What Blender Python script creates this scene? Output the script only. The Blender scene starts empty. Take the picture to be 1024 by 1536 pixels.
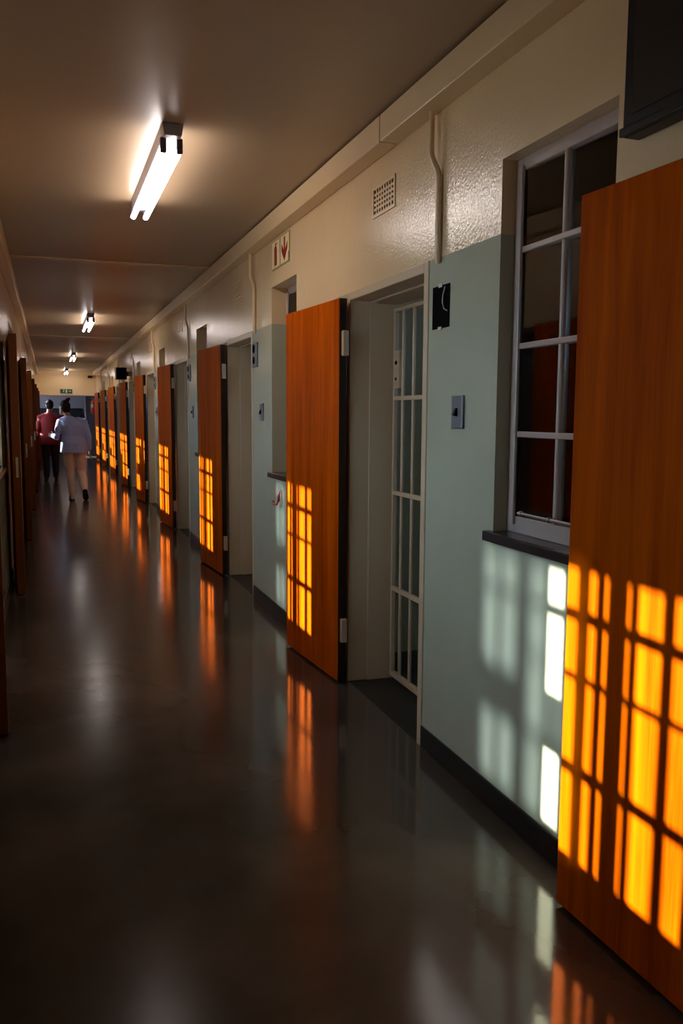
import bpy, bmesh, math, random
from mathutils import Vector, Matrix
random.seed(7)
scene = bpy.context.scene
COL = scene.collection

# ------------------------------------------------------------------ measures (metres; y runs along the corridor)
XR, XL = 1.519, -0.340          # corridor faces of the cell wall and of the courtyard wall
TH = 0.27                       # wall thickness
CEIL = 2.789
BOXB = 2.666                    # underside of the boxed duct at the ceiling
P, PL = 3.24, 3.16              # bay lengths of the two walls
Y0, Y1 = -2.6, 29.5
D0, DW, DH = 3.306, 1.001, 2.10     # doorway of bay 0 on the cell wall
W0, WW, WZ0, WZ1 = 2.078, 0.639, 1.044, 2.345
GREEN = 2.095
ORD = ['', 'first', 'second', 'third', 'fourth', 'fifth', 'sixth', 'seventh', 'eighth', 'ninth', 'tenth']

# ------------------------------------------------------------------ materials
def mat(name):
    m = bpy.data.materials.new(name); m.use_nodes = True
    nt = m.node_tree
    b = nt.nodes['Principled BSDF']
    return m, nt, b
def N(nt, t, **kw):
    n = nt.nodes.new(t)
    for k, v in kw.items(): setattr(n, k, v)
    return n
def simple(name, col, rough=.5, metal=0., spec=.5, bump=0., bscale=120., coat=0.):
    m, nt, b = mat(name)
    b.inputs['Base Color'].default_value = (*col, 1)
    b.inputs['Roughness'].default_value = rough
    b.inputs['Metallic'].default_value = metal
    b.inputs['Specular IOR Level'].default_value = spec
    b.inputs['Coat Weight'].default_value = coat
    if bump:
        tc = N(nt, 'ShaderNodeTexCoord'); nz = N(nt, 'ShaderNodeTexNoise')
        nz.inputs['Scale'].default_value = bscale; nz.inputs['Detail'].default_value = 3
        bp = N(nt, 'ShaderNodeBump'); bp.inputs['Strength'].default_value = bump; bp.inputs['Distance'].default_value = .004
        nt.links.new(tc.outputs['Object'], nz.inputs['Vector'])
        nt.links.new(nz.outputs['Fac'], bp.inputs['Height'])
        nt.links.new(bp.outputs['Normal'], b.inputs['Normal'])
    return m

CREAM = (.78, .565, .325)
GRN = (.45, .45, .32)

def wall_mat(name, two_tone=True):
    """gloss paint: cream over green dado, with brush and plaster unevenness"""
    m, nt, b = mat(name)
    tc = N(nt, 'ShaderNodeTexCoord')
    sep = N(nt, 'ShaderNodeSeparateXYZ'); nt.links.new(tc.outputs['Object'], sep.inputs[0])
    wob = N(nt, 'ShaderNodeTexNoise'); wob.inputs['Scale'].default_value = 9; nt.links.new(tc.outputs['Object'], wob.inputs['Vector'])
    mad = N(nt, 'ShaderNodeMath', operation='MULTIPLY_ADD'); mad.inputs[1].default_value = .012; nt.links.new(wob.outputs['Fac'], mad.inputs[0]); nt.links.new(sep.outputs['Z'], mad.inputs[2])
    gt = N(nt, 'ShaderNodeMath', operation='GREATER_THAN'); gt.inputs[1].default_value = GREEN + .006 if two_tone else -5
    nt.links.new(mad.outputs[0], gt.inputs[0])
    # slight patchiness of the paint
    pn = N(nt, 'ShaderNodeTexNoise'); pn.inputs['Scale'].default_value = 1.7; pn.inputs['Detail'].default_value = 5
    nt.links.new(tc.outputs['Object'], pn.inputs['Vector'])
    mix = N(nt, 'ShaderNodeMix', data_type='RGBA'); mix.inputs['A'].default_value = (*GRN, 1); mix.inputs['B'].default_value = (*CREAM, 1)
    nt.links.new(gt.outputs[0], mix.inputs['Factor'])
    mul = N(nt, 'ShaderNodeMix', data_type='RGBA', blend_type='MULTIPLY'); mul.inputs['Factor'].default_value = .35
    rmp = N(nt, 'ShaderNodeMapRange'); rmp.inputs['From Min'].default_value = .3; rmp.inputs['From Max'].default_value = .7; rmp.inputs['To Min'].default_value = .75; rmp.inputs['To Max'].default_value = 1.05
    nt.links.new(pn.outputs['Fac'], rmp.inputs['Value'])
    nt.links.new(mix.outputs['Result'], mul.inputs['A']); nt.links.new(rmp.outputs['Result'], mul.inputs['B'])
    nt.links.new(mul.outputs['Result'], b.inputs['Base Color'])
    b.inputs['Roughness'].default_value = .05
    b.inputs['Specular IOR Level'].default_value = .5
    n1 = N(nt, 'ShaderNodeTexNoise'); n1.inputs['Scale'].default_value = 75; n1.inputs['Detail'].default_value = 4
    n2 = N(nt, 'ShaderNodeTexNoise'); n2.inputs['Scale'].default_value = 7; n2.inputs['Detail'].default_value = 2
    for n in (n1, n2): nt.links.new(tc.outputs['Object'], n.inputs['Vector'])
    rs = N(nt, 'ShaderNodeMapRange'); rs.inputs['To Min'].default_value = .08; rs.inputs['To Max'].default_value = .42   # the dado is smoother
    nt.links.new(gt.outputs[0], rs.inputs['Value'])
    bp = N(nt, 'ShaderNodeBump'); bp.inputs['Distance'].default_value = .004
    nt.links.new(rs.outputs['Result'], bp.inputs['Strength'])
    bp2 = N(nt, 'ShaderNodeBump'); bp2.inputs['Distance'].default_value = .012; bp2.inputs['Strength'].default_value = .10
    nt.links.new(n1.outputs['Fac'], bp.inputs['Height']); nt.links.new(n2.outputs['Fac'], bp2.inputs['Height'])
    nt.links.new(bp2.outputs['Normal'], bp.inputs['Normal']); nt.links.new(bp.outputs['Normal'], b.inputs['Normal'])
    return m

def ceiling_mat():
    m, nt, b = mat('ceiling gloss paint')
    tc = N(nt, 'ShaderNodeTexCoord')
    b.inputs['Base Color'].default_value = (.38, .27, .165, 1)
    b.inputs['Roughness'].default_value = .35
    n1 = N(nt, 'ShaderNodeTexNoise'); n1.inputs['Scale'].default_value = 4; n1.inputs['Detail'].default_value = 3
    n2 = N(nt, 'ShaderNodeTexNoise'); n2.inputs['Scale'].default_value = 60; n2.inputs['Detail'].default_value = 3
    for n in (n1, n2): nt.links.new(tc.outputs['Object'], n.inputs['Vector'])
    bp = N(nt, 'ShaderNodeBump'); bp.inputs['Distance'].default_value = .01; bp.inputs['Strength'].default_value = .14
    bp2 = N(nt, 'ShaderNodeBump'); bp2.inputs['Distance'].default_value = .003; bp2.inputs['Strength'].default_value = .14
    nt.links.new(n1.outputs['Fac'], bp.inputs['Height']); nt.links.new(n2.outputs['Fac'], bp2.inputs['Height'])
    nt.links.new(bp.outputs['Normal'], bp2.inputs['Normal']); nt.links.new(bp2.outputs['Normal'], b.inputs['Normal'])
    return m

def floor_mat():
    m, nt, b = mat('polished dark screed')
    tc = N(nt, 'ShaderNodeTexCoord')
    n1 = N(nt, 'ShaderNodeTexNoise'); n1.inputs['Scale'].default_value = 1.3; n1.inputs['Detail'].default_value = 6
    n2 = N(nt, 'ShaderNodeTexNoise'); n2.inputs['Scale'].default_value = 5; n2.inputs['Detail'].default_value = 6; n2.inputs['Distortion'].default_value = .2
    n3 = N(nt, 'ShaderNodeTexNoise'); n3.inputs['Scale'].default_value = 26; n3.inputs['Detail'].default_value = 3
    for n in (n1, n2, n3): nt.links.new(tc.outputs['Object'], n.inputs['Vector'])
    cr = N(nt, 'ShaderNodeValToRGB')
    cr.color_ramp.elements[0].position = .36; cr.color_ramp.elements[0].color = (.036, .029, .022, 1)
    cr.color_ramp.elements[1].position = .66; cr.color_ramp.elements[1].color = (.088, .070, .053, 1)
    nt.links.new(n1.outputs['Fac'], cr.inputs['Fac']); nt.links.new(cr.outputs['Color'], b.inputs['Base Color'])
    mr = N(nt, 'ShaderNodeMapRange'); mr.inputs['From Min'].default_value = .1; mr.inputs['From Max'].default_value = .9
    mr.inputs['To Min'].default_value = .16; mr.inputs['To Max'].default_value = .24
    nt.links.new(n2.outputs['Fac'], mr.inputs['Value'])
    # the trodden lane down the middle has lost its polish, the strip by the cell wall keeps it
    sp = N(nt, 'ShaderNodeSeparateXYZ'); nt.links.new(tc.outputs['Object'], sp.inputs[0])
    ln = N(nt, 'ShaderNodeMapRange', interpolation_type='SMOOTHSTEP'); ln.inputs['From Min'].default_value = .35; ln.inputs['From Max'].default_value = 1.15
    ln.inputs['To Min'].default_value = 0.; ln.inputs['To Max'].default_value = -.10
    nt.links.new(sp.outputs['X'], ln.inputs['Value'])
    sm = N(nt, 'ShaderNodeMath', operation='ADD'); nt.links.new(mr.outputs['Result'], sm.inputs[0]); nt.links.new(ln.outputs['Result'], sm.inputs[1])
    nt.links.new(sm.outputs[0], b.inputs['Roughness'])
    si = N(nt, 'ShaderNodeMapRange', interpolation_type='SMOOTHSTEP'); b.inputs['IOR'].default_value = 1.56; si.inputs['From Min'].default_value = .35; si.inputs['From Max'].default_value = 1.15
    si.inputs['To Min'].default_value = .10; si.inputs['To Max'].default_value = .9
    nt.links.new(sp.outputs['X'], si.inputs['Value']); nt.links.new(si.outputs['Result'], b.inputs['Specular IOR Level'])
    bp = N(nt, 'ShaderNodeBump'); bp.inputs['Distance'].default_value = .002; bp.inputs['Strength'].default_value = .12
    nt.links.new(n3.outputs['Fac'], bp.inputs['Height']); nt.links.new(bp.outputs['Normal'], b.inputs['Normal'])
    return m

def wood_mat():
    m, nt, b = mat('varnished orange wood')
    tc = N(nt, 'ShaderNodeTexCoord')
    mp = N(nt, 'ShaderNodeMapping'); mp.inputs['Scale'].default_value = (13, 13, .8)
    nt.links.new(tc.outputs['Object'], mp.inputs['Vector'])
    n1 = N(nt, 'ShaderNodeTexNoise'); n1.inputs['Scale'].default_value = 1.; n1.inputs['Detail'].default_value = 6; n1.inputs['Distortion'].default_value = .8
    nt.links.new(mp.outputs['Vector'], n1.inputs['Vector'])
    mp2 = N(nt, 'ShaderNodeMapping'); mp2.inputs['Scale'].default_value = (120, 120, 5)
    nt.links.new(tc.outputs['Object'], mp2.inputs['Vector'])
    n2 = N(nt, 'ShaderNodeTexNoise'); n2.inputs['Scale'].default_value = 1.; n2.inputs['Detail'].default_value = 2
    nt.links.new(mp2.outputs['Vector'], n2.inputs['Vector'])
    ad = N(nt, 'ShaderNodeMath', operation='MULTIPLY_ADD'); ad.inputs[1].default_value = .25
    nt.links.new(n2.outputs['Fac'], ad.inputs[0]); nt.links.new(n1.outputs['Fac'], ad.inputs[2])
    cr = N(nt, 'ShaderNodeValToRGB')
    cr.color_ramp.elements[0].position = .42; cr.color_ramp.elements[0].color = (.30, .042, .0002, 1)
    cr.color_ramp.elements[1].position = .82; cr.color_ramp.elements[1].color = (.62, .110, .0006, 1)
    nt.links.new(ad.outputs[0], cr.inputs['Fac']); nt.links.new(cr.outputs['Color'], b.inputs['Base Color'])
    b.inputs['Roughness'].default_value = .4
    b.inputs['Specular IOR Level'].default_value = .015
    bp = N(nt, 'ShaderNodeBump'); bp.inputs['Distance'].default_value = .001; bp.inputs['Strength'].default_value = .15
    nt.links.new(n2.outputs['Fac'], bp.inputs['Height']); nt.links.new(bp.outputs['Normal'], b.inputs['Normal'])
    return m

def glass_mat():
    m = bpy.data.materials.new('window glass'); m.use_nodes = True
    nt = m.node_tree; nt.nodes.clear()
    out = N(nt, 'ShaderNodeOutputMaterial')
    fr = N(nt, 'ShaderNodeFresnel'); fr.inputs['IOR'].default_value = 1.5
    tr = N(nt, 'ShaderNodeBsdfTransparent'); tr.inputs['Color'].default_value = (.9, .93, .92, 1)
    gl = N(nt, 'ShaderNodeBsdfGlossy'); gl.inputs['Roughness'].default_value = .02
    mx = N(nt, 'ShaderNodeMixShader')
    nt.links.new(fr.outputs[0], mx.inputs[0]); nt.links.new(tr.outputs[0], mx.inputs[1]); nt.links.new(gl.outputs[0], mx.inputs[2])
    nt.links.new(mx.outputs[0], out.inputs['Surface'])
    return m

def tube_mat():
    m = bpy.data.materials.new('lit fluorescent tube'); m.use_nodes = True
    nt = m.node_tree; nt.nodes.clear()
    out = N(nt, 'ShaderNodeOutputMaterial'); e = N(nt, 'ShaderNodeEmission')
    e.inputs['Color'].default_value = (1, .90, .86, 1); e.inputs['Strength'].default_value = TUBE
    nt.links.new(e.outputs[0], out.inputs['Surface'])
    return m

TUBE = 21.0
SUN = 64.0
SKY = 16.0
M_wall = wall_mat('cream and green wall paint')
M_cream = simple('cream gloss paint', CREAM, .25, bump=.25, bscale=70)
M_frame = simple('cream steel frame paint', (.56, .42, .26), .3, bump=.08, bscale=60)
M_winframe = simple('pinkish white window paint', (.44, .34, .28), .32, bump=.08)
M_ceil = ceiling_mat()
M_floor = floor_mat()
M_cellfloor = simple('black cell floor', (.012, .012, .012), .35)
M_wood = wood_mat()
M_glass = glass_mat()
M_leafshade = simple('wood edge darkened as shade', (.10, .026, .003), .45, spec=.1)  # darker wood tone, shade put into the colour of the leaf ends
M_edgeshade = simple('door edge with painted shade', (.022, .009, .005), .35)  # near-black colour stands in for shade on the leaf ends
M_tube = tube_mat()
M_black = simple('black paint', (.012, .011, .012), .35)
M_sill = simple('black gloss sill paint', (.02, .017, .019), .22)
M_blackplastic = simple('black plastic', (.014, .013, .012), .4, spec=.25)
M_screen = simple('dark screen', (.02, .021, .02), .18)
M_housing = simple('grey lamp housing', (.30, .26, .27), .4)
M_holder = simple('dark lampholder', (.05, .04, .06), .5)
M_grey = simple('grey painted steel plate', (.19, .20, .21), .4, metal=.3)
M_dark = simple('dark hole', (.004, .004, .004), .9, spec=.02)
M_steel = simple('worn steel', (.35, .33, .31), .35, metal=.9)
M_wire = simple('pale wire', (.55, .52, .45), .5)
M_signbase = simple('pale yellow sign', (.80, .66, .38), .45)
M_signyel = simple('yellow sign border', (.40, .33, .08), .45)
M_red = simple('sign red', (.30, .012, .008), .45)
M_redpaint = simple('red paint', (.33, .015, .012), .4)
M_exit = simple('exit sign green', (.01, .09, .045), .4)
M_exitw = simple('exit sign pale', (.45, .5, .42), .4)
M_lobby = simple('pale mauve grey paint', (.42, .38, .44), .5)
M_greydoor = simple('dark grey door paint', (.09, .085, .10), .4)
M_skin = simple('skin', (.30, .15, .09), .5)
M_hair = simple('dark hair', (.014, .010, .010), .7, spec=.1, bump=.5, bscale=90)
M_shirt = simple('light blue cloth', (.25, .30, .54), .8, bump=.2, bscale=60)
M_trouser = simple('cream cloth', (.62, .47, .38), .85, bump=.2, bscale=60)
M_shoe = simple('white shoe leather', (.6, .56, .52), .5)
M_sole = simple('black rubber sole', (.012, .012, .012), .6)
M_redcloth = simple('red cloth', (.22, .004, .008), .8, bump=.2, bscale=60)
M_navy = simple('dark navy cloth', (.012, .014, .026), .85, bump=.2, bscale=60)
M_outer = simple('outer plaster', (.5, .46, .4), .8)
M_ground = simple('courtyard gravel', (.10, .10, .095), .9, bump=.4, bscale=30)

# ------------------------------------------------------------------ mesh helpers
class MB:
    def __init__(s): s.v, s.f, s.mi, s.sm = [], [], [], []
    def _add(s, vs, fs, mi=0, smooth=False):
        b = len(s.v); s.v += [tuple(v) for v in vs]
        for f in fs: s.f.append(tuple(i + b for i in f)); s.mi.append(mi); s.sm.append(smooth)
    def box(s, x0, x1, y0, y1, z0, z1, mi=0):
        vs = [(x, y, z) for x in (x0, x1) for y in (y0, y1) for z in (z0, z1)]
        s._add(vs, [(0, 1, 3, 2), (4, 6, 7, 5), (0, 4, 5, 1), (2, 3, 7, 6), (0, 2, 6, 4), (1, 5, 7, 3)], mi); return s
    def prism(s, poly, thick_axis, a, b, mi=0):
        """poly: list of 2D points in the other two axes"""
        def mk(p, t):
            return {'x': (t, p[0], p[1]), 'y': (p[0], t, p[1]), 'z': (p[0], p[1], t)}[thick_axis]
        n = len(poly)
        vs = [mk(p, a) for p in poly] + [mk(p, b) for p in poly]
        fs = [tuple(range(n))[::-1], tuple(range(n, 2 * n))] + [(i, (i + 1) % n, n + (i + 1) % n, n + i) for i in range(n)]
        s._add(vs, fs, mi); return s
    def tube(s, pts, r, seg=12, mi=0, cap=True):
        pts = [Vector(p) for p in pts]; rs = r if isinstance(r, (list, tuple)) else [r] * len(pts)
        rings = []
        for i, p in enumerate(pts):
            t = (pts[min(i + 1, len(pts) - 1)] - pts[max(i - 1, 0)]).normalized()
            ref = Vector((0, 0, 1)) if abs(t.z) < .9 else Vector((1, 0, 0))
            u = t.cross(ref).normalized(); w = t.cross(u)
            rings.append([p + (u * math.cos(2 * math.pi * k / seg) + w * math.sin(2 * math.pi * k / seg)) * rs[i] for k in range(seg)])
        vs = [v for r_ in rings for v in r_]; fs = []
        for i in range(len(pts) - 1):
            for k in range(seg):
                fs.append((i * seg + k, i * seg + (k + 1) % seg, (i + 1) * seg + (k + 1) % seg, (i + 1) * seg + k))
        s._add(vs, fs, mi, True)
        if cap:
            s._add(rings[0], [tuple(range(seg))], mi); s._add(rings[-1], [tuple(range(seg))[::-1]], mi)
        return s
    def loft(s, secs, seg=16, mi=0):
        """secs: (centre, a, b, axis_u, axis_v) elliptical rings, closed with caps"""
        rings = []
        for c, a, b, u, v in secs:
            c, u, v = Vector(c), Vector(u), Vector(v)
            rings.append([c + u * a * math.cos(2 * math.pi * k / seg) + v * b * math.sin(2 * math.pi * k / seg) for k in range(seg)])
        vs = [p for r_ in rings for p in r_]; n = len(rings); fs = []
        for i in range(n - 1):
            for k in range(seg):
                fs.append((i * seg + k, i * seg + (k + 1) % seg, (i + 1) * seg + (k + 1) % seg, (i + 1) * seg + k))
        fs.append(tuple(range(seg))[::-1]); fs.append(tuple(range((n - 1) * seg, n * seg)))
        s._add(vs, fs, mi, True); return s
    def ball(s, c, r, seg=16, rings=10, mi=0):
        rx, ry, rz = r if isinstance(r, (list, tuple)) else (r, r, r)
        secs = []
        for i in range(rings + 1):
            a = -math.pi / 2 + math.pi * i / rings; a = max(-1.5, min(1.5, a))
            secs.append(((c[0], c[1], c[2] + rz * math.sin(a)), rx * math.cos(a), ry * math.cos(a), (1, 0, 0), (0, 1, 0)))
        return s.loft(secs, seg, mi)
    def build(s, name, mats, parent=None, bevel=0., remesh=0., smooth_it=0):
        me = bpy.data.meshes.new(name)
        org = Vector(parent['_loc']) if parent is not None and '_loc' in parent else Vector((0, 0, 0))
        me.from_pydata([tuple(Vector(v) - org) for v in s.v], [], s.f)
        mats = mats if isinstance(mats, (list, tuple)) else [mats]
        for m in mats: me.materials.append(m)
        for p, mi, sm in zip(me.polygons, s.mi, s.sm): p.material_index = mi; p.use_smooth = sm
        bm = bmesh.new(); bm.from_mesh(me); bmesh.ops.recalc_face_normals(bm, faces=bm.faces); bm.to_mesh(me); bm.free()
        me.update()
        o = bpy.data.objects.new(name, me); COL.objects.link(o)
        if parent is not None: o.parent = parent; o['_loc'] = tuple(org)
        if remesh:
            md = o.modifiers.new('r', 'REMESH'); md.mode = 'VOXEL'; md.voxel_size = remesh; md.use_smooth_shade = True
            if smooth_it:
                sm = o.modifiers.new('s', 'SMOOTH'); sm.factor = .5; sm.iterations = smooth_it
        if bevel:
            bv = o.modifiers.new('b', 'BEVEL'); bv.width = bevel; bv.segments = 2; bv.limit_method = 'ANGLE'
        return o

def tag(o, label=None, cat=None, group=None, kind=None):
    if label: o['label'] = label
    if cat: o['category'] = cat
    if group: o['group'] = group
    if kind: o['kind'] = kind
    return o
def thing(name, loc, label=None, cat=None, group=None, kind=None):
    o = bpy.data.objects.new(name, None); COL.objects.link(o); o.location = loc; o['_loc'] = tuple(loc)
    o.empty_display_size = .1
    return tag(o, label, cat, group, kind)
def dup(root, dy=0., dx=0., label=None):
    def cp(o, par):
        c = o.copy(); COL.objects.link(c)
        if par is not None: c.parent = par
        for ch in o.children: cp(ch, c)
        return c
    kids = None
    c = cp(root, None); c.location.y += dy; c.location.x += dx
    if label: c['label'] = label
    return c

# ------------------------------------------------------------------ camera
cam = bpy.data.cameras.new('camera'); co = bpy.data.objects.new('camera', cam); COL.objects.link(co)
r = Vector((0.9457988, -0.3247067, 0.00549358)); u = Vector((0.03223941, 0.11071201, 0.99332949)); d = Vector((0.32314895, 0.93931273, -0.11517964))
mx = Matrix.Identity(4)
for i in range(3): mx[i][0], mx[i][1], mx[i][2] = r[i], u[i], -d[i]
mx.translation = (0, 0, 1.466)
co.matrix_world = mx
cam.sensor_fit = 'VERTICAL'; cam.sensor_height = 36.; cam.lens = 1272.64 / 1536 * 36.
cam.clip_start = .02
scene.camera = co

# ------------------------------------------------------------------ shell
def wall_with_openings(mb, x0, x1, y0, y1, z0, z1, holes):
    """holes: (ya, yb, za, zb), not overlapping in y"""
    holes = sorted(holes); y = y0
    for ya, yb, za, zb in holes:
        if ya > y: mb.box(x0, x1, y, ya, z0, z1)
        if za > z0: mb.box(x0, x1, ya, yb, z0, za)
        if zb < z1: mb.box(x0, x1, ya, yb, zb, z1)
        y = yb
    mb.box(x0, x1, y, y1, z0, z1)
    return mb
def struct(o, label=None, cat=None): return tag(o, label, cat, None, 'structure')

KD = range(-1, 8)      # bays with a doorway on the cell wall
KW = range(0, 8)       # bays with a window on the cell wall
holes = [(D0 + P * k, D0 + P * k + DW, 0, DH) for k in KD] + [(W0 + P * k, W0 + P * k + WW, WZ0 - .04, WZ1) for k in KW]
struct(wall_with_openings(MB(), XR, XR + TH, Y0, Y1, 0, CEIL, holes).build('wall_right', M_wall))

# courtyard wall: doorways and wide steel windows
OFF = {0: -.035, 1: -.12, 2: -.10, 3: -.12, 4: -.41, 5: -.2, 6: -.2, 7: -.2, 8: -.2}
def wj(j): return 2.88 + PL * j + OFF.get(j, 0)
LWIN = [j for j in range(-1, 9)]
LD = [(4.85 + PL * k, min(5.75 + PL * k, wj(k + 1) - .11), 0, 2.10) for k in range(-2, 8)]
LD = [h for h in LD if h[1] < Y1 - .3]
LW = [(wj(j) - .08, wj(j) + .99, 1.06, 2.345) for j in LWIN]
struct(wall_with_openings(MB(), XL - .25, XL, Y0, Y1, 0, CEIL, LD + LW).build('wall_left', M_wall))

struct(MB().box(XL - .26, XR + .001, Y0 - .3, 34., -.12, 0).build('floor', M_floor))
struct(MB().box(XR + .001, 4.2, Y0 - .3, Y1, -.12, -.0005).build('floor_cell', M_cellfloor))
struct(MB().box(XL - .26, 4.2, Y0 - .3, 34., CEIL, CEIL + .12).build('ceiling', M_ceil))
struct(MB().box(XL - .25, 4.2, Y0 - .25, Y0, 0, CEIL).build('wall_back', M_wall))

# boxed ducts under the ceiling, in lengths with open joints
tr = MB()
ys = [Y0, 3.665, 9.4, 15.1, 20.8, 26.5, Y1]
for a, b in zip(ys, ys[1:]): tr.box(XR - .091, XR, a + .005, b - .005, BOXB + random.uniform(-.004, .004), CEIL - .010)
struct(tr.build('trim_1', M_cream, bevel=.004))
tr = MB()
for a, b in zip(ys, ys[1:]): tr.box(XL, XL + .076, a + .7, b + .69 if b < Y1 else b, BOXB, CEIL - .006)
struct(tr.build('trim_2', M_cream, bevel=.004))
n = 3
for y in (7.92, 15.85, 23.8):
    struct(MB().box(XL + .076, XR - .091, y - .03, y + .03, CEIL - .012, CEIL).build(f'trim_{n}', M_cream, bevel=.003)); n += 1
# baseboards
def base(x0, x1, segs, name):
    b = MB()
    for a, c in segs: b.box(x0, x1, a, c, 0, .099)
    struct(b.build(name, M_black, bevel=.002))
def gaps(hs):
    out, y = [], Y0
    for h in sorted(h for h in hs if h[2] == 0):
        out.append((y, h[0])); y = h[1]
    out.append((y, Y1)); return out
base(XR - .008, XR, gaps(holes), 'baseboard_right')
base(XL, XL + .006, gaps(LD), 'baseboard_left')

# cells behind the wall: back wall and partitions
cw = MB(); wall_with_openings(cw, 4.0, 4.2, Y0, Y1, 0, CEIL, [(3.0 + P * k, 3.45 + P * k, 1.75, 2.2) for k in range(-1, 8)])  # unseen back-wall openings added to let sky light into the cells
for k in range(-1, 9):
    y = 1.55 + P * k
    cw.box(XR + TH, 4.0, y - .06, y + .06, 0, CEIL)
struct(cw.build('wall_cells', M_wall))
# closed niches behind the doorways of the courtyard wall
nb = MB()
for a, b, _, _ in LD: nb.box(XL - .27, XL - .25, a - .05, b + .05, 0, 2.15)
struct(nb.build('wall_niche', M_greydoor))

# door frames on the cell wall
tn = n
def frame_trim(name, y0, y1, xf, xb, sgn=1):
    f = MB(); w = .045
    f.box(xf, xb, y0, y0 + w, 0, DH); f.box(xf, xb, y1 - w * .6, y1, 0, DH)
    f.box(xf, xb, y0 + w, y1 - w * .6, DH - .045, DH)
    xm = xf + sgn * .11
    f.box(xm, xb, y1 - w * .6 - .012, y1 - w * .6, 0, DH - .045)
    f.box(xm, xb, y0 + w, y1 - w * .6 - .012, DH - .057, DH - .045)
    return struct(f.build(name, M_frame, bevel=.004))
for k in KD:
    y = D0 + P * k
    frame_trim(f'trim_{tn}', y, y + DW, XR - .006, XR + TH, 1); tn += 1
for a, b, _, _ in LD:
    f = MB(); f.box(XL - .25, XL + .006, a, a + .04, 0, 2.1); f.box(XL - .25, XL + .006, b - .04, b, 0, 2.1); f.box(XL - .25, XL + .006, a + .04, b - .04, 2.06, 2.1)
    struct(f.build(f'trim_{tn}', M_frame, bevel=.003)); tn += 1

# ------------------------------------------------------------------ wooden doors
def leaf(name, hx, hy, fx, fy, thick, zt, label):
    """hx,hy: hinge end of the corridor face; fx,fy: free end"""
    t = thing(name, (hx, hy, 0), label, 'door', None, 'structure')
    dv = Vector((fx - hx, fy - hy)); L = dv.length; dv.normalize()
    nv = Vector((-dv.y, dv.x)) * (1 if thick > 0 else -1)   # towards the wall
    th = abs(thick)
    def pt(a, b, z): return (hx + dv.x * a + nv.x * b, hy + dv.y * a + nv.y * b, z)
    def slab(m, a0, a1, b0, b1, z0, z1):
        vs = [pt(a, b, z) for a in (a0, a1) for b in (b0, b1) for z in (z0, z1)]
        m._add(vs, [(0, 1, 3, 2), (4, 6, 7, 5), (0, 4, 5, 1), (2, 3, 7, 6), (0, 2, 6, 4), (1, 5, 7, 3)])
    m = MB(); slab(m, 0, L, 0, th, .012, zt); 
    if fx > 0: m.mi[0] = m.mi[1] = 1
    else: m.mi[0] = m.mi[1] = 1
    m.build('door_leaf', [M_wood, M_edgeshade if fx > 0 else M_leafshade], t, bevel=.003)
    for z in (.30, 1.83):
        m = MB(); slab(m, -.03, -.001, th * .25, th * .95, z - .065, z + .065)
        tag(m.build('hinge', M_frame, t, bevel=.004), 'cream painted hinge block')
    m = MB(); slab(m, L + .0005, L + .003, th * .35, th * .65, .95, 1.11); tag(m.build('lock_face', M_steel, t), 'worn steel lock plate')
    return t
LAB_R = {k: f'varnished orange wooden door swung open against the barred cell wall, {ORD[k + 2]} from the near end' for k in KD}
dn = 1
for k in KD:
    leaf(f'door_{dn}', 1.445, 4.252 + P * k, 1.383 if k > -1 else 1.398, 5.075 + P * k if k > -1 else 2.061, -.045, 2.062, LAB_R[k]); dn += 1
i = 1
for a, b, _, _ in LD:
    if a - .02 - .83 < -1: continue
    leaf(f'door_{dn}', -.272, a - .02, -.215, a - .85, -.06, 2.07, f'dark wooden door folded back on the shaded window wall, {ORD[i]} from the near end'); dn += 1; i += 1

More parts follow.
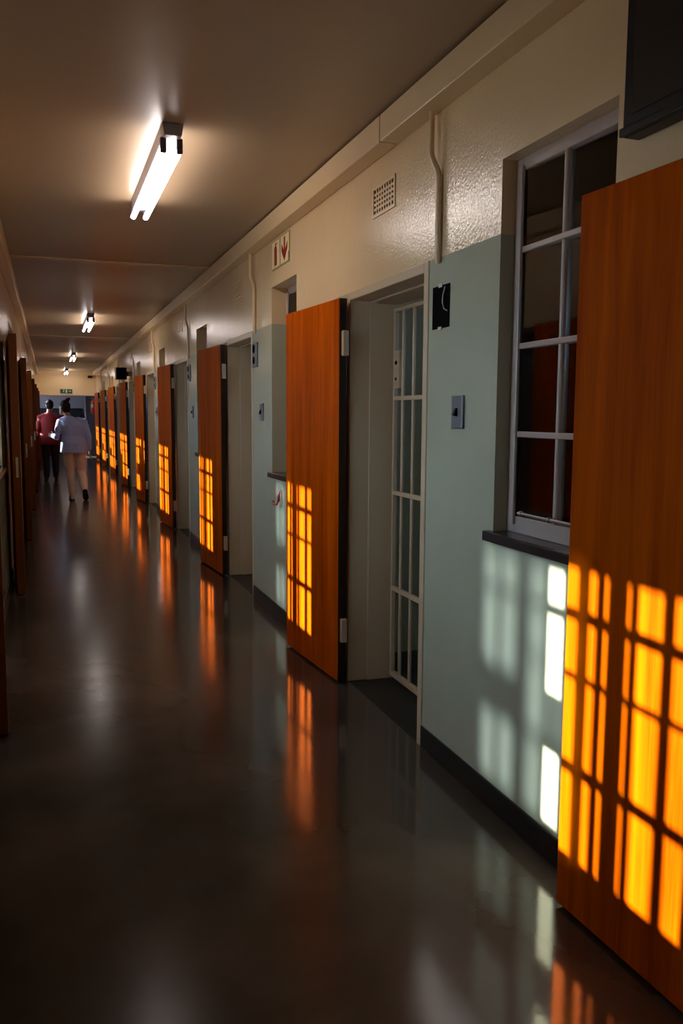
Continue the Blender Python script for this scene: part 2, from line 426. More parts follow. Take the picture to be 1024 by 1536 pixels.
# ------------------------------------------------------------------ steel windows of the cell wall
wn = 1
TILT = -1.6
for k in KW:
    y0, y1 = W0 + P * k, W0 + P * k + WW
    t = thing(f'window_{wn}', (XR + .06, y0, WZ0), f'steel framed cell window with black sill, {ORD[k + 1]} from the near end', 'window', None, 'structure'); wn += 1
    xf = XR + (.055 if k == 0 else .11)
    f = MB()
    f.box(xf, xf + .05, y1 - .045, y1, WZ0, WZ1); f.box(xf, xf + .05, y0, y0 + .045, WZ0, WZ1)
    f.box(xf, xf + .05, y0 + .045, y1 - .045, WZ1 - .045, WZ1); f.box(xf, xf + .05, y0 + .045, y1 - .045, WZ0, WZ0 + .06)
    f.box(xf - .012, xf, y1 - .06, y1 - .03, WZ0 + .03, WZ1 - .03); f.box(xf - .012, xf, y0 + .03, y0 + .06, WZ0 + .03, WZ1 - .03)
    f.build('window_frame', M_winframe, t, bevel=.004)
    for z in (1.397, 1.705, 2.034):
        MB().box(xf - .004, xf + .034, y0 + .045, y1 - .045, z - .010, z + .010).build('glazing_bar', M_winframe, t, bevel=.003)
    for yy in (y0 + .338,):
        MB().tube([(xf + .012, yy, WZ0 + .02), (xf + .012, yy, WZ1 - .02)], .012).build('security_bar', M_winframe, t)
    g_ = MB(); tl = .012
    g_._add([(xf + .02 + e_ + (tl if yy == y1 else -tl) * TILT, yy - .045 if yy == y1 else yy + .045, zz) for e_ in (0, .003) for yy in (y0, y1) for zz in (WZ0 + .06, WZ1 - .045)], [(0, 1, 3, 2), (4, 6, 7, 5), (0, 4, 5, 1), (2, 3, 7, 6), (0, 2, 6, 4), (1, 5, 7, 3)])
    g_.build('pane', M_glass, t)
    s = MB(); s.box(XR - .03, xf + .01, y0 - .03, y1 + .032, WZ0 - .037, WZ0)
    tag(s.build('window_sill', M_sill, t, bevel=.006), 'thick black painted sill')
    st = MB(); st.tube([(xf - .014, y1 - .1, WZ0 + .075), (xf - .014, y0 + .1, WZ0 + .075)], .006, 8)
    for q in (.12, .3, .45): st.ball((xf - .014, y1 - q, WZ0 + .075), .011, 8, 6)
    tag(st.build('window_stay', M_steel, t), 'steel stay bar')

# ------------------------------------------------------------------ steel windows of the courtyard wall
for j in LWIN:
    b = wj(j)
    t = thing(f'window_{wn}', (XL - .06, b, 1.06), f'wide steel window letting in the sun on the shaded wall, {ORD[j + 2]} from the near end', 'window', None, 'structure'); wn += 1
    x0, x1 = XL - .08, XL - .055
    Z0, Z1 = 1.11, 2.30
    f = MB()
    f.box(x0, x1, b - .08, b - .0, 1.06, 2.345); f.box(x0, x1, b + .875, b + .99, 1.06, 2.345)
    f.box(x0, x1, b, b + .875, 1.06, Z0); f.box(x0, x1, b, b + .875, Z1, 2.345)
    f.box(x0, x1, b + .237, b + .298, Z0, Z1); f.box(x0, x1, b + .54, b + .615, Z0, Z1)
    f.build('window_frame', M_winframe, t)
    for a, c in ((.198, .213), (.325, .343), (.388, .422), (.073, .098), (.727, .75), (.852, .862)):
        MB().box(x0, x1, b + a, b + c, Z0, Z1).build('mullion', M_winframe, t)
    for a, c in ((0, .237), (.298, .54), (.615, .875)):
        for z, hh in ((1.382, .013), (1.655, .005), (1.835, .012)):
            if a == .615 and abs(z - 1.655) < .01: continue
            if a == .615 and z < 1.5: hh = .09; z = 1.46
            MB().box(x0 + .001, x1 - .001, b + a, b + c, z - hh, z + hh).build('glazing_bar', M_winframe, t)
    MB().box(x0 + .010, x0 + .013, b, b + .875, Z0, Z1).build('pane', M_glass, t)
    tag(MB().box(XL - .055, XL + .03, b - .1, b + 1.01, 1.02, 1.06).build('window_sill', M_sill, t, bevel=.005), 'black painted sill')

# ------------------------------------------------------------------ barred gates inside the cell doorways
GX = 1.765
def gate(k):
    y0, y1 = D0 + P * k + .05, D0 + P * k + DW - .045
    t = thing('barred_gate', (GX, y0, 0), f'cream steel bar gate in the {ORD[k + 2]} cell doorway from the near end', 'gate', 'bar gates in the cell doorways')
    f = MB()
    f.box(GX - .012, GX + .012, y1 - .02, y1, .02, 2.02); f.box(GX - .012, GX + .012, y0, y0 + .02, .02, 2.02)
    f.box(GX - .012, GX + .012, y0 + .02, y1 - .02, 2.0, 2.02); f.box(GX - .012, GX + .012, y0 + .02, y1 - .02, .02, .05)
    f.build('gate_frame', M_frame, t, bevel=.003)
    for z in (.52, 1.044, 1.549):
        MB().box(GX - .02, GX + .005, y0 + .02, y1 - .02, z - .011, z + .011).build('rail', M_frame, t, bevel=.003)
    nb = 6
    for q in range(nb):
        y = y1 - .115 - q * .136
        MB().tube([(GX, y, .05), (GX, y, 2.0)], .0095, 10).build('bar', M_frame, t)
    l = MB(); l.box(GX - .014, GX + .014, y1 - .085, y1 - .02, 1.60, 1.80)
    lk = tag(l.build('lock_box', M_frame, t, bevel=.004), 'flat cream lock case')
    for zz, rr in ((1.735, .011), (1.65, .008)):
        MB().tube([(GX - .018, y1 - .05, zz), (GX - .013, y1 - .05, zz)], rr, 10).build('keyhole', M_dark, lk)
    return t
for k in KD: gate(k)

# ------------------------------------------------------------------ small fittings of each bay
def switch(y, label):
    t = thing('light_switch', (XR, y, 1.475), label, 'switch', 'light switches beside the cell windows')
    MB().box(XR - .012, XR, y - .048, y + .048, 1.475 - .065, 1.475 + .065).build('switch_plate', M_grey, t, bevel=.004)
    m = MB(); m.prism([(-.030, 1.462), (-.012, 1.458), (-.012, 1.490), (-.020, 1.490)], 'y', y - .008, y + .008)
    for i_, v in enumerate(m.v): m.v[i_] = (XR + v[0], v[1], v[2])
    tag(m.build('toggle', M_blackplastic, t), 'black toggle')
    return t
s0 = switch(3.008, 'grey toggle switch plate between the large window and the first barred doorway')
for k in range(1, 8):
    dup(s0, P * k, 0, f'grey toggle switch plate beside the {ORD[k + 1]} barred doorway shown from the near end')

def conduit(y, label):
    t = thing('wall_mounted_conduit', (XR - .02, y, 2.09), label, 'pipe', 'conduit pipes dropping from the boxed duct')
    MB().tube([(XR - .034, y, BOXB + .005), (XR - .034, y, 2.505), (XR - .031, y - .004, 2.485), (XR - .017, y - .028, 2.43), (XR - .014, y - .033, 2.41), (XR - .014, y - .034, 2.39), (XR - .014, y - .034, 2.09), (XR - .011, y - .034, 2.07)], [.0115, .0115, .0115, .0125, .013, .013, .013, .008], 14).build('pipe', M_cream, t)
    return t
c0 = conduit(3.235, 'cream conduit pipe bending off the ceiling duct above the empty black wall box')
for k in range(1, 8):
    dup(c0, P * k, 0, f'thin cream conduit pipe running down to the lock plate of the {ORD[k + 1]} barred doorway')

# empty wall box by the first doorway
t = thing('wall_box', (XR, 3.185, 1.9), 'empty black recessed box with a loose wire, above the switch by the first barred doorway', 'wall box')
m = MB(); m.box(XR - .003, XR - .001, 3.108, 3.265, 1.812, 1.982); m.build('box_back', M_dark, t)
for z0_, z1_ in ((1.975, 1.990), (1.806, 1.818)):
    tag(MB().box(XR - .006, XR - .003, 3.175, 3.205, z0_, z1_).build('mounting_lug', M_wire, t), 'pale metal lug')
tag(MB().tube([(XR - .008, 3.14, 1.972), (XR - .014, 3.146, 1.94), (XR - .014, 3.15, 1.91), (XR - .012, 3.14, 1.885), (XR - .008, 3.118, 1.875)], .0022, 6).build('wire', M_wire, t), 'thin pale wire')

def lockplate(y, label):
    t = thing('wall_mounted_lock_plate', (XR, y, 1.91), label, 'lock plate', 'bolt keeper plates beside the cell doorways')
    MB().box(XR - .012, XR, y - .085, y + .075, 1.815, 2.0).build('plate', M_grey, t, bevel=.004)
    for z in (1.955, 1.868):
        m = MB(); m.tube([(XR - .016, y + .01, z), (XR - .011, y + .01, z)], .034 if z > 1.9 else .028, 16); m.build('bolt_hole', M_dark, t)
    return t
l0 = lockplate(6.46, 'grey steel bolt plate with two round holes, beside the second barred doorway')
for k in range(2, 8):
    dup(l0, P * (k - 1), 0, f'grey steel bolt plate with two round holes, beside the {ORD[k + 1]} barred doorway')

def vent(y, label, cols, rows):
    y0, y1, z0, z1 = y - .14, y + .14, 2.40, 2.545
    t = thing('vent_grille', (XR, y, 2.47), label, 'vent', 'ventilation grilles over the cell doorways')
    g = MB(); e = .016
    g.box(XR - .006, XR, y0, y1, z0, z0 + e); g.box(XR - .006, XR, y0, y1, z1 - e, z1)
    g.box(XR - .006, XR, y0, y0 + e, z0 + e, z1 - e); g.box(XR - .006, XR, y1 - e, y1, z0 + e, z1 - e)
    for c in range(1, cols):
        yy = y0 + e + (y1 - y0 - 2 * e) * c / cols; g.box(XR - .0045, XR, yy - .0062, yy + .0062, z0 + e, z1 - e)
    for q in range(1, rows):
        zz = z0 + e + (z1 - z0 - 2 * e) * q / rows; g.box(XR - .004, XR, y0 + e, y1 - e, zz - .0055, zz + .0055)
    g.build('grille', M_cream, t)
    MB().box(XR - .0012, XR - .0004, y0 + e, y1 - e, z0 + e, z1 - e).build('dark_duct', M_dark, t)
    return t
v0 = vent(3.825, 'square-holed cream ventilation grille above the first barred doorway', 8, 5)
for k in range(1, 8):
    dup(v0, P * k, 0, f'cream ventilation grille above the {ORD[k + 1]} barred doorway from the near end')

# red hook
t = thing('wall_hook', (XR, 5.74, .885), 'small red hook on the wall under the second window sill', 'hook')
MB().tube([(XR - .002, 5.70, .93), (XR - .02, 5.70, .925), (XR - .022, 5.70, .86), (XR - .03, 5.715, .835), (XR - .045, 5.735, .835), (XR - .05, 5.75, .855)], .009, 10).build('hook', M_redpaint, t)

# fire equipment sign
t = thing('wall_sign', (XR, 5.695, 2.55), 'pale sign with red fire extinguisher and red down arrow above the second window', 'sign')
def signpanel(ya, yb, nm):
    m = MB(); m.box(XR - .006, XR, ya, yb, 2.452, 2.646); b = m.build('sign_panel', M_signyel, t, bevel=.001)
    MB().box(XR - .0075, XR - .006, ya + .010, yb - .010, 2.462, 2.636).build('sign_face', M_signbase, b)
    return b
pa = signpanel(5.70, 5.921, 'e'); pb = signpanel(5.469, 5.692, 'a')
def sy(y0, y1, t_): return y0 + (y1 - y0) * t_
# extinguisher pictogram (reader's left side is larger y)
yc = 5.812
m = MB(); m.prism([(yc + .032, 2.475), (yc - .032, 2.475), (yc - .032, 2.585), (yc - .012, 2.605), (yc + .012, 2.605), (yc + .032, 2.585)], 'x', XR - .009, XR - .0075)
m.prism([(yc + .012, 2.607), (yc - .012, 2.607), (yc - .045, 2.622), (yc + .012, 2.622)], 'x', XR - .009, XR - .0075)
tag(m.build('extinguisher_symbol', M_red, pa), 'red extinguisher symbol')
yc = 5.58
m = MB(); m.prism([(yc + .016, 2.625), (yc + .016, 2.54), (yc + .072, 2.585), (yc + .072, 2.54), (yc, 2.47), (yc - .072, 2.54), (yc - .072, 2.585), (yc - .016, 2.54), (yc - .016, 2.625)], 'x', XR - .009, XR - .0075)
tag(m.build('arrow_symbol', M_red, pb), 'red down arrow')
m = MB(); m.box(XR - .009, XR - .006, 5.470, 5.490, 2.455, 2.515); tag(m.build('sign_tag', M_grey, pb), 'small grey corner tag')

# black screen by the near door
t = thing('wall_mounted_screen', (XR - .03, 1.5, 2.19), 'black flat screen mounted high on the wall over the closest wooden door', 'screen')
tag(MB().box(XR - .055, XR, .95, 1.985, 2.195, 2.86 - .2).build('screen_case', M_blackplastic, t, bevel=.006), None)
MB().box(XR - .058, XR - .055, .99, 1.945, 2.245, 2.635).build('screen_face', M_screen, t)
MB().box(XR - .066, XR - .054, .95, 1.985, 2.195, 2.218).build('lower_rim', M_blackplastic, t, bevel=.004)

# small black box speaker further along
t = thing('wall_mounted_speaker', (XR - .14, 17.6, 2.2), 'small black box speaker sticking out from the wall above the fifth barred doorway', 'speaker')
MB().box(XR - .235, XR - .03, 17.35, 17.62, 2.11, 2.345).build('speaker_case', M_blackplastic, t, bevel=.008)
tag(MB().box(XR - .22, XR - .045, 17.345, 17.35, 2.125, 2.33).build('speaker_cloth', M_dark, t), 'black speaker cloth')
MB().box(XR - .03, XR, 17.43, 17.53, 2.18, 2.27).build('bracket', M_blackplastic, t)

# ------------------------------------------------------------------ ceiling lights
def lamp(y, label):
    xc = .585
    t = thing('ceiling_light', (xc, y, CEIL), label, 'ceiling light', 'twin tube lights along the ceiling')
    hb = MB(); hb.prism([(xc - .05, CEIL), (xc + .05, CEIL), (xc + .04, CEIL - .055), (xc - .04, CEIL - .055)], 'y', y - .80, y + .79)
    hb.build('housing', M_housing, t, bevel=.004)
    for sx in (-.038, .038):
        x = xc + sx
        MB().tube([(x, y - .722, CEIL - .10), (x, y + .742, CEIL - .10)], .016, 16).build('tube', M_tube, t)
        for yy in (y - .735, y + .745):
            MB().box(x - .014, x + .014, yy - .014, yy + .012, CEIL - .117, CEIL - .05).build('lampholder', M_holder, t, bevel=.005)
    return t
LN = ['closest to the viewer', 'second from the near end', 'third from the near end', 'fourth from the near end']
a0 = lamp(4.91, 'lit twin fluorescent tube light on the ceiling, ' + LN[0])
for q in range(1, 4):
    dup(a0, [0, 8.0, 16.05, 23.6][q], [0, .0, .0, .0][q], 'lit twin fluorescent tube light on the ceiling, ' + LN[q])

# ------------------------------------------------------------------ far end: lintel wall, exit sign, lobby
ew = MB(); ew.box(XL - .25, XR + TH, Y1, Y1 + .2, 2.012, CEIL)
struct(ew.build('wall_end', M_cream))
lb = MB()
lb.box(-1.4, 2.4, 32.2, 32.4, 0, CEIL)                 # back wall
lb.box(2.2, 2.4, Y1 + .2, 32.2, 0, CEIL)               # far side
lb.box(XR, 2.4, Y1, Y1 + .2, 0, 2.012); lb.box(XR + TH, 2.4, Y1, Y1 + .2, 2.012, CEIL)
lb.box(-1.4, XL, Y1, Y1 + .2, 0, CEIL)
struct(wall_with_openings(lb, -1.4, -1.2, Y1 + .2, 32.2, 0, CEIL, [(30.4, 31.5, 1.2, 2.0)]).build('wall_lobby', M_lobby))
struct(MB().box(-1.4, 2.4, Y1 - .0, 34, -.14, -.001).build('floor_lobby', M_floor))
struct(MB().box(-1.4, 2.4, Y1 + .2, 34, CEIL + .001, CEIL + .1).build('ceiling_lobby', M_ceil))
t = thing(f'door_{dn}', (1.28, 31.4, 0), 'dark grey door at the far end of the corridor, under the lintel', 'door', None, 'structure')
MB().box(1.27, 2.19, 31.4, 31.45, .01, 2.02).build('door_leaf', M_greydoor, t, bevel=.003)
MB().box(1.22, 1.27, 31.38, 31.47, 0, 2.1).build('door_frame', M_lobby, t, bevel=.003)
tag(MB().tube([(1.36, 31.33, 1.02), (1.36, 31.40, 1.02)], .02, 10).build('door_knob', M_steel, t), 'steel knob')
t = thing('counter', (.4, 31.9, 0), 'dark chest-high counter standing in the lobby behind the two people', 'counter')
MB().box(-.7, 1.12, 31.75, 32.1, .0, 1.50).build('counter_body', M_navy, t, bevel=.004)
MB().box(-.74, 1.16, 31.70, 32.15, 1.50, 1.60).build('counter_top', M_black, t, bevel=.006)

t = thing('exit_sign', (.588, Y1, 2.14), 'green exit sign with white running figure on the end wall above the lintel edge', 'sign')
MB().box(.40, .775, Y1 - .025, Y1, 2.072, 2.212).build('sign_panel', M_exit, t, bevel=.003)
yy0, yy1 = Y1 - .028, Y1 - .025
m = MB()   # running figure, doorway and arrow
m.prism([(.455, 2.10), (.47, 2.10), (.495, 2.135), (.515, 2.105), (.53, 2.105), (.505, 2.15), (.515, 2.165), (.535, 2.155), (.54, 2.165), (.512, 2.182), (.485, 2.175), (.472, 2.155), (.482, 2.150), (.49, 2.158), (.485, 2.14)], 'y', yy0, yy1)
m.prism([(.512 + .014 * math.cos(a * .785), 2.196 + .011 * math.sin(a * .785)) for a in range(8)], 'y', yy0, yy1)
tag(m.build('running_figure', M_exitw, t), 'white running figure')
m = MB(); m.box(.565, .615, yy0, yy1, 2.095, 2.195); tag(m.build('doorway_symbol', M_exitw, t), 'white doorway symbol')
m = MB(); m.prism([(.655, 2.135), (.70, 2.135), (.70, 2.112), (.745, 2.145), (.70, 2.178), (.70, 2.155), (.655, 2.155)], 'y', yy0, yy1)
tag(m.build('arrow_symbol', M_exitw, t), 'white arrow')
t = thing('wall_mounted_speaker', (1.34, Y1, 2.64), 'small dark box fixed high on the end wall near the ceiling duct', 'speaker')
MB().box(1.27, 1.42, Y1 - .10, Y1 - .015, 2.585, 2.665).build('case', M_blackplastic, t, bevel=.008)
MB().box(1.32, 1.37, Y1 - .015, Y1, 2.61, 2.65).build('bracket', M_blackplastic, t)

t = thing('wall_mounted_fire_extinguisher', (1.40, 29.1, 1.5), 'red fire extinguisher hung high on the wall at the far end', 'fire extinguisher')
ex = MB(); ex.loft([((1.40, 29.1, z), a, a, (1, 0, 0), (0, 1, 0)) for z, a in ((1.42, .06), (1.43, .075), (1.78, .075), (1.82, .06), (1.85, .03), (1.87, .025))], 16)
ex.build('cylinder', M_redpaint, t)
v = MB(); v.box(1.375, 1.425, 29.07, 29.13, 1.87, 1.91); v.tube([(1.40, 29.05, 1.905), (1.34, 29.02, 1.93)], .01, 8)
tag(v.build('valve', M_steel, t), 'steel valve and lever')
tag(MB().tube([(1.37, 29.08, 1.88), (1.30, 29.06, 1.85), (1.29, 29.05, 1.7), (1.315, 29.06, 1.55)], .012, 8).build('hose', M_blackplastic, t), 'black hose')
tag(MB().box(1.345, 1.395, 29.02, 29.03, 1.62, 1.74).build('rating_plate', M_exitw, t), 'pale plate on the cylinder')
MB().box(1.47, XR, 29.05, 29.15, 1.5, 1.8).build('wall_bracket', M_steel, t)

# ------------------------------------------------------------------ people
def limb(m, pts, seg=14):
    """pts: (x,y,z, r) chain, round section"""
    m.tube([p[:3] for p in pts], [p[3] for p in pts], seg)
    for p in pts: m.ball(p[:3], p[3], 12, 8)
def hand(m, wrist, fwd, down, side, s=1.):
    """palm, four bent fingers and a thumb; fwd: along the hand, down: palm normal, side: thumb side"""
    w, f, dn_, sd = Vector(wrist), Vector(fwd).normalized(), Vector(down).normalized(), Vector(side).normalized()
    m.loft([(w + f * t_, a * s, b * s, sd, dn_) for t_, a, b in ((-.02, .024, .020), (.02, .032, .018), (.055, .040, .017), (.085, .040, .015), (.095, .034, .010))], 12)
    for i_, (off, L) in enumerate(((.028, .070), (.010, .078), (-.010, .073), (-.028, .058))):
        a = w + f * .085 + sd * off
        b = a + f * L * .5 + dn_ * L * .12; c = b + f * L * .3 + dn_ * L * .25; e = c + f * L * .1 + dn_ * L * .25
        limb(m, [(*a, .0095), (*b, .0090), (*c, .0080), (*e, .0070)], 8)
    a = w + f * .025 + sd * .03; b = a + f * .035 + sd * .025 + dn_ * .01; c = b + f * .035 + sd * .005 + dn_ * .012
    limb(m, [(*a, .012), (*b, .011), (*c, .009)], 8)
def head(m, c, yaw, tilt=0.):
    R = Matrix.Rotation(yaw, 3, 'Z')
    c = Vector(c)
    def g(x, y, z): return c + R @ Vector((x, y, z))
    ux, uy = R @ Vector((1, 0, 0)), R @ Vector((0, 1, 0))
    m.loft([(g(0, yo, z), a, b, ux, uy) for z, yo, a, b in ((-.115, .055, .030, .030), (-.10, .045, .047, .045), (-.07, .028, .060, .066), (-.03, .012, .068, .084), (.01, .003, .073, .092), (.05, -.002, .073, .092), (.085, -.006, .058, .074), (.11, -.008, .030, .040), (.118, -.008, .008, .01))], 18)
    m.loft([(g(0, .088, .012), .008, .010, ux, uy), (g(0, .098, -.010), .011, .014, ux, uy), (g(0, .106, -.028), .016, .016, ux, uy), (g(0, .094, -.036), .012, .010, ux, uy)], 10)   # nose
    m.loft([(g(0, .086, -.055), .024, .008, ux, uy), (g(0, .090, -.062), .026, .010, ux, uy), (g(0, .084, -.072), .022, .008, ux, uy)], 10)          # lips
    for sx in (-1, 1):
        m.loft([(g(sx * .076, -.008, -.028), .006, .012, ux, uy), (g(sx * .082, -.012, .0), .008, .019, ux, uy), (g(sx * .080, -.014, .026), .007, .016, ux, uy)], 10)   # ear
        m.ball(g(sx * .030, .078, .006), .012, 8, 6)
    return g

def foot(sh, so, heel, toe, up, width=.048):
    heel, toe, up = Vector(heel), Vector(toe), Vector(up).normalized()
    f = (toe - heel).normalized(); L = (toe - heel).length; sd = f.cross(up).normalized(); up = sd.cross(f).normalized()
    sh.loft([(heel + f * (L * t_) + up * h, width * a, h2, sd, up) for t_, h, a, h2 in ((-.02, .05, .45, .035), (.05, .055, .72, .045), (.22, .058, .80, .050), (.45, .048, .92, .038), (.7, .040, 1.0, .028), (.9, .034, .85, .022), (1.0, .030, .45, .014))], 14)
    so.loft([(heel + f * (L * t_) + up * .010, width * a, .011, sd, up) for t_, a in ((-.03, .5), (.05, .82), (.25, .85), (.45, .92), (.7, 1.06), (.92, .88), (1.02, .45))], 14)

def person(name, ox, oy, J, label, shirt, trouser, shoe, sole, hair_bun, yaw, child_names, skin=M_skin, s=1.0):
    t = thing(name, (ox, oy, 0), label, 'person')
    def A(p): return (ox + p[0] * s, oy + p[1] * s, p[2] * s)
    def L(pts): return [(*A(p[:3]), p[3]) for p in pts]
    X, Y = Vector((1, 0, 0)), Vector((0, 1, 0))
    # body: one continuous surface
    b = MB()
    pel, chest, neck, hd = J['pelvis'], J['chest'], J['neck'], J['head']
    def lerp(p, q, k): return tuple(p[i_] + (q[i_] - p[i_]) * k for i_ in range(3))
    secs = [(A((pel[0], pel[1], pel[2] - .08)), .14, .10, X, Y), (A(pel), .165, .115, X, Y), (A(lerp(pel, chest, .45)), .145, .10, X, Y), (A(lerp(pel, chest, .8)), .165, .112, X, Y), (A(chest), .175, .115, X, Y),
            (A(lerp(chest, neck, .55)), .15, .095, X, Y), (A(lerp(chest, neck, .9)), .08, .07, X, Y)]
    b.loft(secs, 18)
    limb(b, L([(*lerp(chest, neck, .7), .06), (*neck, .052), (*lerp(neck, hd, .6), .05)]))
    g = head(b, A(hd), yaw)
    for sgn in ('l', 'r'):
        limb(b, L([(*J[sgn + 'sh'], .052), (*lerp(J[sgn + 'sh'], J[sgn + 'el'], .5), .045), (*J[sgn + 'el'], .037), (*lerp(J[sgn + 'el'], J[sgn + 'wr'], .4), .036), (*J[sgn + 'wr'], .025)]))
        limb(b, L([(*J[sgn + 'hip'], .088), (*lerp(J[sgn + 'hip'], J[sgn + 'kn'], .5), .073), (*J[sgn + 'kn'], .054), (*lerp(J[sgn + 'kn'], J[sgn + 'an'], .35), .054), (*J[sgn + 'an'], .036)]))
        e, w = Vector(J[sgn + 'el']), Vector(J[sgn + 'wr'])
        f = (w - e).normalized(); sd = Vector(J[sgn + 'thumb'])
        sd = (sd - f * sd.dot(f)).normalized(); dn_ = f.cross(sd) * (1 if sgn == 'r' else -1)
        hand(b, A(J[sgn + 'wr']), f, dn_, sd)
        limb(b, L([(*J[sgn + 'an'], .036), (*(Vector(J[sgn + 'heel']) * .6 + Vector(J[sgn + 'toe']) * .4 + Vector((0, 0, .03))), .026)]))
    bo = b.build('body', skin, t, remesh=.0085, smooth_it=2)
    # shirt
    c = MB()
    secs = [(A((pel[0], pel[1], pel[2] - .07)), .212, .155, X, Y), (A((pel[0], pel[1], pel[2] + .03)), .203, .148, X, Y), (A(lerp(pel, chest, .45)), .182, .128, X, Y), (A(lerp(pel, chest, .8)), .196, .136, X, Y), (A(chest), .205, .135, X, Y),
            (A(lerp(chest, neck, .5)), .19, .112, X, Y), (A(lerp(chest, neck, .8)), .125, .09, X, Y), (A(lerp(chest, neck, 1.0)), .072, .068, X, Y)]
    c.loft([(A((pel[0], pel[1], pel[2] - .14)), .218, .160, X, Y)] + secs, 20)
    for sgn in ('l', 'r'):
        sh = J[sgn + 'sh']
        limb(c, L([(*lerp(sh, lerp(chest, neck, .5), .4), .080), (*sh, .066), (*lerp(sh, J[sgn + 'el'], .5), .063), (*J[sgn + 'el'], .056), (*lerp(J[sgn + 'el'], J[sgn + 'wr'], J['sleeve']), .046)]))
    c.build(child_names[0], shirt, t, remesh=.012, smooth_it=3)
    # trousers
    q = MB()
    q.loft([(A((pel[0], pel[1], pel[2] - .12)), .165, .125, X, Y), (A((pel[0], pel[1], pel[2] - .04)), .175, .125, X, Y), (A((pel[0], pel[1], pel[2] + .04)), .165, .118, X, Y)], 18)
    for sgn in ('l', 'r'):
        limb(q, L([(*J[sgn + 'hip'], .112), (*lerp(J[sgn + 'hip'], J[sgn + 'kn'], .5), .098), (*J[sgn + 'kn'], .078), (*lerp(J[sgn + 'kn'], J[sgn + 'an'], .35), .075), (*lerp(J[sgn + 'kn'], J[sgn + 'an'], .9), .062)]))
    q.build(child_names[1], trouser, t, remesh=.012, smooth_it=3)
    # hair
    h = MB()
    R = Matrix.Rotation(yaw, 3, 'Z'); ux, uy = R @ X, R @ Y
    h.loft([(g(0, yo, z), a, b_, ux, uy) for z, yo, a, b_ in ((-.075, -.055, .040, .030), (-.05, -.042, .066, .060), (-.01, -.030, .080, .078), (.03, -.016, .084, .094), (.07, -.010, .079, .096), (.10, -.008, .060, .074), (.125, -.008, .030, .040), (.131, -.008, .01, .01))], 18)
    if hair_bun:
        h.loft([(g(.02, -.03, .10), .030, .030, ux, uy), (g(.028, -.04, .125), .040, .040, ux, uy), (g(.045, -.045, .155), .038, .036, ux, uy), (g(.062, -.045, .172), .018, .018, ux, uy)], 14)
    h.build('hair', M_hair, t, remesh=.010, smooth_it=1)
    for sgn in ('l', 'r'):
        sh_, so_ = MB(), MB()
        foot(sh_, so_, A(J[sgn + 'heel']), A(J[sgn + 'toe']), J[sgn + 'up'])
        so = sh_.build('shoe', shoe, t, remesh=.008, smooth_it=2)
        so_.build('sole', sole, so)
    return t

man = dict(pelvis=(.0, 0, .93), chest=(-.015, .05, 1.25), neck=(-.075, .09, 1.40), head=(-.125, .12, 1.535),
           lsh=(-.20, .07, 1.30), lel=(-.265, -.03, 1.06), lwr=(-.315, .17, 1.07), lthumb=(.2, .1, 1),
           rsh=(.175, .05, 1.30), rel=(.235, -.02, 1.07), rwr=(.25, .06, .83), rthumb=(-.3, 1, 0),
           lhip=(-.088, 0, .87), lkn=(-.065, .06, .48), lan=(-.035, .0, .085), lheel=(-.035, -.055, .0), ltoe=(-.060, .20, .0), lup=(0, 0, 1),
           rhip=(.088, 0, .87), rkn=(.120, .05, .48), ran=(.150, -.20, .17), rheel=(.150, -.265, .185), rtoe=(.170, -.10, .0), rup=(-.05, .68, .74), sleeve=.85)
person('person', .385, 14.86, man, 'person walking away in pale blue shirt and cream trousers, one heel lifted', M_shirt, M_trouser, M_shoe, M_sole, True, math.radians(38), ('shirt', 'trousers'))
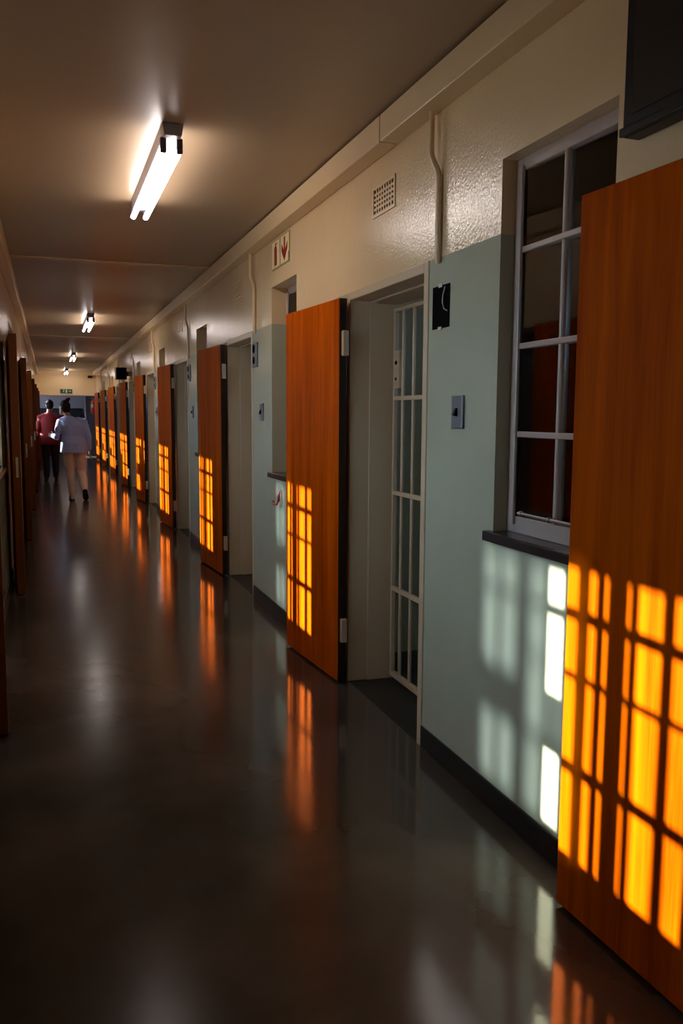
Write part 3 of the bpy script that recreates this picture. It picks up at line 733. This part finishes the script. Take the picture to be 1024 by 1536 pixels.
red = dict(pelvis=(.0, 0, .93), chest=(.0, .03, 1.28), neck=(.0, .06, 1.455), head=(.015, .08, 1.60),
           lsh=(-.185, .03, 1.35), lel=(-.235, -.03, 1.11), lwr=(-.19, .16, 1.0), lthumb=(.3, .1, 1),
           rsh=(.185, .03, 1.35), rel=(.235, .0, 1.11), rwr=(.23, .10, .86), rthumb=(-.3, 1, 0),
           lhip=(-.088, 0, .87), lkn=(-.09, .05, .48), lan=(-.09, .0, .085), lheel=(-.09, -.055, .0), ltoe=(-.11, .20, .0), lup=(0, 0, 1),
           rhip=(.088, 0, .87), rkn=(.10, .10, .48), ran=(.10, .12, .085), rheel=(.10, .065, .0), rtoe=(.12, .32, .0), rup=(0, 0, 1), sleeve=.5)
person('person', .02, 19.0, red, 'person in red top and dark trousers standing further along by the shaded wall', M_redcloth, M_navy, M_black, M_sole, False, math.radians(-10), ('red_top', 'trousers'))

# ------------------------------------------------------------------ outdoors and light
struct(MB().box(-30, XL - .26, -25, 60, -.3, -.15).build('ground', M_ground))
struct(MB().box(-1.09, XL - .25, Y0 - 1, 35, 2.318, 2.42).build('roof_eave', M_outer))

sun = bpy.data.lights.new('sun', 'SUN'); so = bpy.data.objects.new('sun', sun); COL.objects.link(so)
sun.energy = SUN; sun.angle = math.radians(.53); sun.color = (1, .95, .88)
so.rotation_euler = Vector((1, -.7, -.516)).to_track_quat('-Z', 'Y').to_euler()
so.location = (-6, 8, 6)
# added second sun, softer and weaker, for the blurred copy of the window pattern
s2 = bpy.data.lights.new('added_soft_sun', 'SUN'); so2 = bpy.data.objects.new('added_soft_sun', s2); COL.objects.link(so2)
s2.energy = SUN * .085; s2.angle = math.radians(2.3); s2.color = (.72, .86, 1)
so2.rotation_euler = Vector((1, -.48, -.516)).to_track_quat('-Z', 'Y').to_euler()
so2.location = (-6, 6, 6)

w = bpy.data.worlds.new('World'); scene.world = w; w.use_nodes = True
bg = w.node_tree.nodes['Background']
bg.inputs['Color'].default_value = (.50, .71, 1., 1); bg.inputs['Strength'].default_value = SKY

scene.view_settings.view_transform = 'Standard'
scene.view_settings.look = 'None'
scene.view_settings.gamma = 1.
scene.view_settings.use_curve_mapping = False
scene.view_settings.exposure = 0.
scene.cycles.sample_clamp_indirect = 6.
